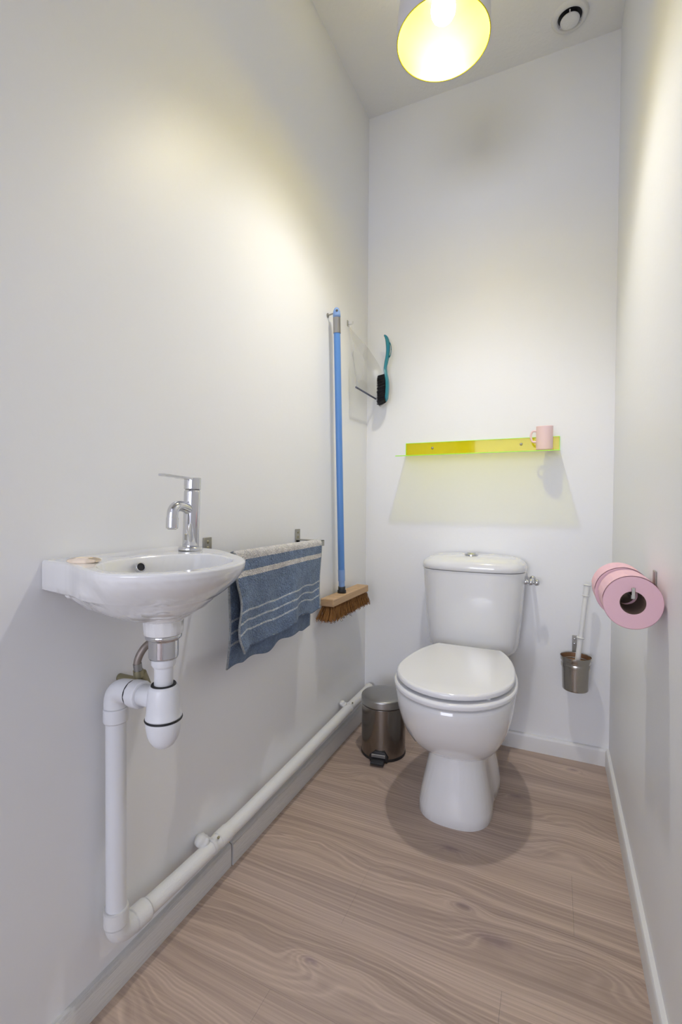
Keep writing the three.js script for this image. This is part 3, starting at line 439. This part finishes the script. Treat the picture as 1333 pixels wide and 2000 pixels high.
// ---------------------------------------------------------------- acrylic shelf and mug
const SX0 = -0.5955, SX1 = 0.0097, SB = 1.1705, SD = 0.150, TILT = 0.10;
{
  const s = thing('wall_shelf', 'fluorescent yellow acrylic wall shelf screwed above the toilet', 'shelf', [(SX0 + SX1) / 2, SB, ZB]);
  const W = (SX1 - SX0) / 2;
  obj('back_plate', box(-W + 0.002, W - 0.002, 0.001, 0.050, 0.0008, 0.0038), M.acrylicBack, s);
  obj('back_edge', [box(-W, W, 0.050, 0.0515, 0.0008, 0.0038), box(-W, -W + 0.002, 0, 0.050, 0.0008, 0.0038), box(W - 0.002, W, 0, 0.050, 0.0008, 0.0038)], M.acrylicEdge, s);
  const plate = obj('shelf_plate', box(-W + 0.002, W - 0.002, -0.003, 0, 0.0038, SD - 0.002).rotateX(TILT), M.acrylic, s);
  obj('shelf_edge', [box(-W, W, -0.003, 0, SD - 0.002, SD), box(-W, -W + 0.002, -0.003, 0, 0.004, SD - 0.002), box(W - 0.002, W, -0.003, 0, 0.004, SD - 0.002)].map((g) => g.rotateX(TILT)), M.acrylicEdge, s);
  for (const x of [-0.186, 0.165]) obj('screw', latheAlong([[0, 0.0028], [0.0025, 0.0026], [0.0045, 0.0016], [0.0052, 0]], V3(x, 0.027, 0.0038), V3(x, 0.027, 1), 20), M.bracket, s);
}
{
  const zc = 0.076, cy = SB - Math.tan(TILT) * zc + 0.0006;
  const m = thing('mug', 'pale pink mug standing on the yellow acrylic shelf', 'mug', [-0.0425, cy, ZB + zc]);
  m.rotation.x = TILT;
  obj('mug_body', lathe([[0, 0], [0.026, 0], [0.0285, 0.002], [0.0290, 0.006], [0.0290, 0.086], [0.0283, 0.0875], [0.0268, 0.0865], [0.0262, 0.082], [0.0262, 0.006], [0, 0.005]], 56), M.mug, m);
  obj('mug_handle', tube([V3(-0.027, 0.070, 0), V3(-0.040, 0.070, 0), V3(-0.046, 0.060, 0), V3(-0.046, 0.044, 0), V3(-0.040, 0.032, 0), V3(-0.027, 0.030, 0)], 0.0038, 40, 12), M.mug, m);
}
// ---------------------------------------------------------------- toilet
{
  const TX = -0.277;
  const t = thing('toilet', 'white close coupled ceramic toilet with its lid closed', 'toilet', [TX, 0, -1.6]);
  const put = (g) => g.translate(-TX, 0, 1.6);
  const N = 96;
  const ring = (y, hw, zf, zc, zb, ef = 1, er = 0.75) => Array.from({ length: N }, (_, i) => { const a = -i / N * Math.PI * 2, c = Math.cos(a), s = Math.sin(a), f = s > 0, e = f ? ef : er, sg = (v, p) => Math.sign(v) * Math.pow(Math.abs(v), p); return V3(TX + hw * sg(c, f ? e : e), y, zc + (f ? (zf - zc) : (zc - zb)) * sg(s, e)); });
  const foot = [[0, 0.1120, -1.384, 0.76], [0.004, 0.1135, -1.382, 0.76], [0.03, 0.1120, -1.384, 0.77], [0.07, 0.1050, -1.392, 0.79], [0.11, 0.0965, -1.403, 0.82], [0.15, 0.0885, -1.415, 0.87], [0.185, 0.0825, -1.424, 0.92], [0.215, 0.081, -1.428, 0.95]].map(([y, hw, zf, e]) => ring(y, hw, zf, -1.505, -1.80, e, 0.55));
  // a shallow recess on both flanks behind the rounded front
  foot.forEach((r) => r.forEach((p) => { const k = sstep(-1.515, -1.545, p.z) * sstep(-1.665, -1.60, p.z), e = 0.006 * k * sstep(0.20, 0.12, p.y); p.x += p.x > TX ? -e : e; }));
  foot.forEach((r) => r.forEach((p) => { const k = sstep(-1.55, -1.62, p.z) * sstep(0.17, 0.03, p.y); p.x += (p.x > TX ? 1 : -1) * 0.008 * k; }));
  obj('pedestal', put(loft(foot, true, true, 0.9)), M.china, t);
  const bowl = [[0.193, 0.060, -1.445], [0.1955, 0.080, -1.418], [0.203, 0.0985, -1.392], [0.216, 0.115, -1.367], [0.240, 0.1335, -1.337], [0.270, 0.1490, -1.309], [0.305, 0.1615, -1.284], [0.340, 0.1700, -1.266], [0.370, 0.1745, -1.256], [0.392, 0.1765, -1.2525], [0.399, 0.1755, -1.2545], [0.402, 0.1720, -1.2585]].map(([y, hw, zf]) => ring(y, hw, zf, -1.455, interp([[0.19, -1.60], [0.25, -1.70], [0.34, -1.755], [0.40, -1.765]], y), 0.97, 0.86));
  const deckB = rbox(TX - 0.105, TX + 0.105, 0.30, 0.3995, ZB + 0.03, -1.66, 0.03, 5), outlet = rbox(TX - 0.075, TX + 0.075, 0.10, 0.31, ZB + 0.004, -1.66, 0.03, 5);
  obj('bowl', put(join([loft(bowl, true, true, 0.9), creased(deckB, 0.8), creased(outlet, 0.8)])), M.china, t);
  const seatPts = (hw, zf, zr, cut) => { const p = [], zc = -1.452; for (let i = 0; i <= 120; i++) { const a = i / 120 * Math.PI * 2, x = hw * Math.cos(a), s = Math.sin(a), z = s > 0 ? zc + (zf - zc) * s : zc + (zc - zr) * s; p.push([TX + x, Math.max(z, cut)]); } return p.slice(0, 120); };
  obj('seat', put(extruded(seatPts(0.1825, -1.2435, -1.80, -1.712), 0.4080, 0.4265, 0.0088, 6)), M.seat, t);
  obj('seat_lid', put(extruded(seatPts(0.1750, -1.2540, -1.795, -1.716), 0.4325, 0.4510, 0.0085, 6)), M.seat, t);
  for (const sx of [-1, 1]) {
    for (const z of [-1.33, -1.60]) obj('seat_buffer', put(cyl(V3(TX + sx * (z > -1.5 ? 0.115 : 0.150), 0.400, z), V3(TX + sx * (z > -1.5 ? 0.115 : 0.150), 0.432, z), 0.007, 0.007, 14)), M.seat, t);
    obj('seat_hinge', put(join([cyl(V3(TX + sx * 0.075, 0.399, -1.722), V3(TX + sx * 0.075, 0.432, -1.722), 0.011, 0.010, 20), cyl(V3(TX + sx * 0.055, 0.430, -1.716), V3(TX + sx * 0.095, 0.430, -1.716), 0.008, 0.008, 16)])), M.chrome, t);
    obj('fixing_screw', put(cyl(V3(TX + sx * 0.094, 0.052, -1.575), V3(TX + sx * 0.086, 0.052, -1.575), 0.006, 0.006, 14)), M.bracket, t);
  }
  // cistern
  const CXc = -0.2925, NC = 96;
  const cring = (y, hw, zf, p = 0.30) => { const back = ZB + 0.010, out = []; for (let i = 0; i < NC; i++) { const a = -i / NC * Math.PI * 2, c = Math.cos(a), s = Math.sin(a), sg = (v, e) => Math.sign(v) * Math.pow(Math.abs(v), e), zm = back + 0.055; out.push(V3(CXc + hw * sg(c, s > 0 ? 0.62 : 0.25), y, s > 0 ? zm + (zf - zm) * sg(s, s > 0 ? 0.62 : 0.25) : zm + (zm - back) * sg(s, 0.25))); } return out; };
  obj('cistern', put(loft([[0.3905, 0.125, -1.825], [0.393, 0.143, -1.812], [0.399, 0.156, -1.803], [0.409, 0.1645, -1.797], [0.425, 0.1695, -1.7935], [0.46, 0.1735, -1.7905], [0.53, 0.1805, -1.786], [0.62, 0.1870, -1.781], [0.708, 0.1930, -1.776]].map((a) => cring(...a)), true, true, 0.7)), M.china, t);
  obj('cistern_lid', put(loft([[0.7095, 0.188, -1.782], [0.7105, 0.1950, -1.7735], [0.713, 0.1965, -1.772], [0.727, 0.1955, -1.7725], [0.737, 0.1915, -1.776], [0.745, 0.1840, -1.783], [0.752, 0.170, -1.795], [0.7575, 0.148, -1.811], [0.761, 0.115, -1.833], [0.763, 0.07, -1.857]].map((a) => cring(...a)), true, true, 0.9)), M.china, t);
  const btn = obj('flush_button', put(lathe([[0, 0.0125], [0.010, 0.0125], [0.0165, 0.0115], [0.0175, 0.009], [0.0245, 0.0075], [0.0258, 0.004], [0.0258, -0.003]], 40).translate(-0.297, 0.762, -1.865)), M.chrome, t);
  obj('inlet_valve', put(join([latheAlong([[0, 0], [0.011, 0], [0.011, 0.012], [0.0075, 0.014], [0.0075, 0.020], [0.0125, 0.022], [0.0125, 0.030], [0.008, 0.034], [0.008, 0.038], [0.0115, 0.041], [0.0130, 0.047], [0.0115, 0.053], [0.006, 0.0565], [0, 0.057]], V3(-0.108, 0.672, -1.882), V3(1, 0.672, -1.882), 20), cyl(V3(-0.079, 0.672, -1.884), V3(-0.079, 0.672, ZB), 0.007, 0.007, 16), latheAlong([[0, 0], [0.012, 0], [0.011, 0.004], [0.007, 0.006]], V3(-0.079, 0.672, ZB), V3(-0.079, 0.672, 0), 24)])), M.chrome, t);
}
// ---------------------------------------------------------------- pedal bin
{
  const b = thing('pedal_bin', 'small polished steel pedal bin beside the toilet', 'bin', [-0.598, 0, -1.712]);
  b.rotation.y = 0.14;
  obj('bin_body', lathe([[0, 0.006], [0.0835, 0.006], [0.0845, 0.010], [0.0845, 0.190], [0.083, 0.192], [0, 0.192]], 72), M.steel, b);
  obj('base_ring', lathe([[0, 0], [0.0845, 0], [0.0858, 0.002], [0.0858, 0.009], [0.0846, 0.011]], 64), M.black, b);
  obj('bin_lid', lathe([[0, 0.193], [0.0830, 0.193], [0.0858, 0.194], [0.0862, 0.197], [0.0862, 0.217], [0.0850, 0.2215], [0.0820, 0.2245], [0.070, 0.2275], [0.045, 0.2305], [0, 0.2325]], 72), M.brushed, b);
  obj('lid_hinge', rbox(-0.022, 0.022, 0.18, 0.214, -0.095, -0.078, 0.003), M.black, b);
  // black pedal housing with a metal plate
  const hs = new THREE.Shape([[-0.031, 0.004], [0.031, 0.004], [0.034, 0.020], [0.022, 0.040], [-0.014, 0.040], [-0.034, 0.020]].map(([x, y]) => new THREE.Vector2(x, y)));
  obj('pedal_housing', creased(new THREE.ExtrudeGeometry(hs, { depth: 0.014, bevelEnabled: true, bevelSize: 0.002, bevelThickness: 0.002, bevelSegments: 2 }), 0.5).translate(0, 0, 0.0745), M.black, b);
  const pd = obj('pedal', join([rbox(-0.025, 0.025, 0.006, 0.017, 0.080, 0.122, 0.003).rotateX(0.0)]), M.black, b);
  obj('pedal_plate', rbox(-0.026, 0.026, 0.0205, 0.0325, 0.0915, 0.0945, 0.001), M.brushed, b);
}
// ---------------------------------------------------------------- toilet brush holder
{
  const h = thing('toilet_brush_holder', 'tarnished chrome toilet brush cup fixed on the end wall', 'brush holder', [0.073, 0.288, -1.903]);
  obj('cup', lathe([[0, 0], [0.040, 0], [0.0425, 0.002], [0.0435, 0.006], [0.0465, 0.082], [0.0490, 0.085], [0.0490, 0.096], [0.0462, 0.099], [0.0462, 0.104], [0.0505, 0.108], [0.0520, 0.122], [0.0508, 0.1225], [0.0485, 0.112], [0.045, 0.08], [0.042, 0.004], [0, 0.004]], 64), phys({ color: lin(0.45, 0.43, 0.39), metalness: 1, roughness: 0.2 }), h);
  obj('liner', lathe([[0.0500, 0.120], [0.0478, 0.109], [0.0445, 0.090], [0, 0.086]], 48), std({ color: lin(0.26, 0.14, 0.07), roughness: 0.5, metalness: 0.3, side: THREE.DoubleSide }), h);
  const br = obj('wall_bracket', join([rbox(-0.0105, 0.0045, 0.10, 0.182, -0.0645, -0.0610, 0.0015), rbox(-0.0105, 0.0045, 0.100, 0.1035, -0.0645, -0.045, 0.0012)]), M.bracket, h);
  for (const y of [0.150, 0.168]) obj('screw', latheAlong([[0, 0.0022], [0.002, 0.002], [0.0036, 0.0012], [0.0042, 0]], V3(-0.003, y, -0.061), V3(-0.003, y, 0), 16), M.chrome, br);
  const b = thing('toilet_brush', 'white plastic toilet brush leaning in the chrome cup', 'brush', [0.073, 0.376, -1.903]);
  const a = V3(0.004, 0.001, 0.004), e = V3(0.0335, 0.297, -0.004), d = e.clone().sub(a).normalize(), pt = (s) => a.clone().addScaledVector(d, s);
  obj('handle', join([cyl(pt(0.0), pt(0.105), 0.0092, 0.0092, 18), cyl(pt(0.105), pt(0.255), 0.0074, 0.0088, 18), cyl(pt(0.255), pt(0.297), 0.0105, 0.0115, 18)]), M.whitePlastic, b);
  for (const [at, w] of [[0.100, 0.0135], [0.255, 0.0125], [0.294, 0.0135]]) obj('collar', latheAlong([[0, 0], [w, 0.001], [w, 0.004], [0, 0.005]], pt(at), pt(1), 24), M.whitePlastic, b);
}
// ---------------------------------------------------------------- toilet roll holder
{
  const X = 0.1345, Y = 0.776, Z = -1.033, r = 0.0505;
  const h = thing('toilet_roll_holder', 'dark steel bar with flat wall plate carrying the pink rolls', 'roll holder', [XR, Y, -1.14]);
  const put = (g) => g.translate(-XR, -Y, 1.14);
  const BY = Y + 0.0115;                                         // the rolls hang from the bar
  obj('wall_plate', put(join([rbox(XR - 0.0032, XR, Y - 0.008, Y + 0.050, -1.162, -1.136, 0.0012), rbox(XR - 0.003, XR, BY - 0.006, BY + 0.006, -1.262, -1.136, 0.0012), rbox(X - 0.003, XR, BY - 0.006, BY + 0.006, -1.262, -1.2585, 0.001)])), M.bracket, h);
  obj('bar', put(join([rbox(X - 0.004, X + 0.004, BY - 0.0035, BY + 0.0035, -1.262, Z + 0.006, 0.001), rbox(X - 0.003, X + 0.003, BY - 0.0035, BY + 0.018, Z + 0.003, Z + 0.0065, 0.001)])), M.bracket, h);
  const roll = (z0, x, y, r, label) => {
    const t = thing('toilet_roll', label, 'toilet roll', [x, y, z0]), L = 0.094, ri = 0.0205;
    const along = (p) => lathe(p, 72).rotateX(-Math.PI / 2);
    obj('paper', along([[ri + 0.001, -0.0002], [r - 0.002, -0.0002], [r, 0.0015], [r, L - 0.0015], [r - 0.002, L], [ri + 0.001, L]].map(([a, b]) => [a, b])), M.paper, t);
    obj('core', along([[ri, L], [ri + 0.0012, L + 0.0003], [ri + 0.0012, -0.0004], [ri, -0.0002], [ri, L]]), M.card, t);
    obj('loose_sheet', creased(new THREE.CylinderGeometry(r + 0.0008, r + 0.0008, L - 0.001, 40, 1, true, 2.2, 2.4), 3).rotateX(Math.PI / 2).translate(0, 0, -L / 2), std({ color: lin(0.87, 0.56, 0.61), roughness: 0.95, side: THREE.DoubleSide }), t);
    return t;
  };
  roll(Z, X, Y, r, 'pink toilet roll in front with its open cardboard core showing');
  roll(Z - 0.101, X - 0.0045, Y + 0.0015, 0.0525, 'pink toilet roll tucked behind the roll with the open core');
}
// ---------------------------------------------------------------- hand over
scene.traverse((o) => { if (o.isMesh) o.castShadow = o.receiveShadow = true; });
renderer.render(scene, camera);
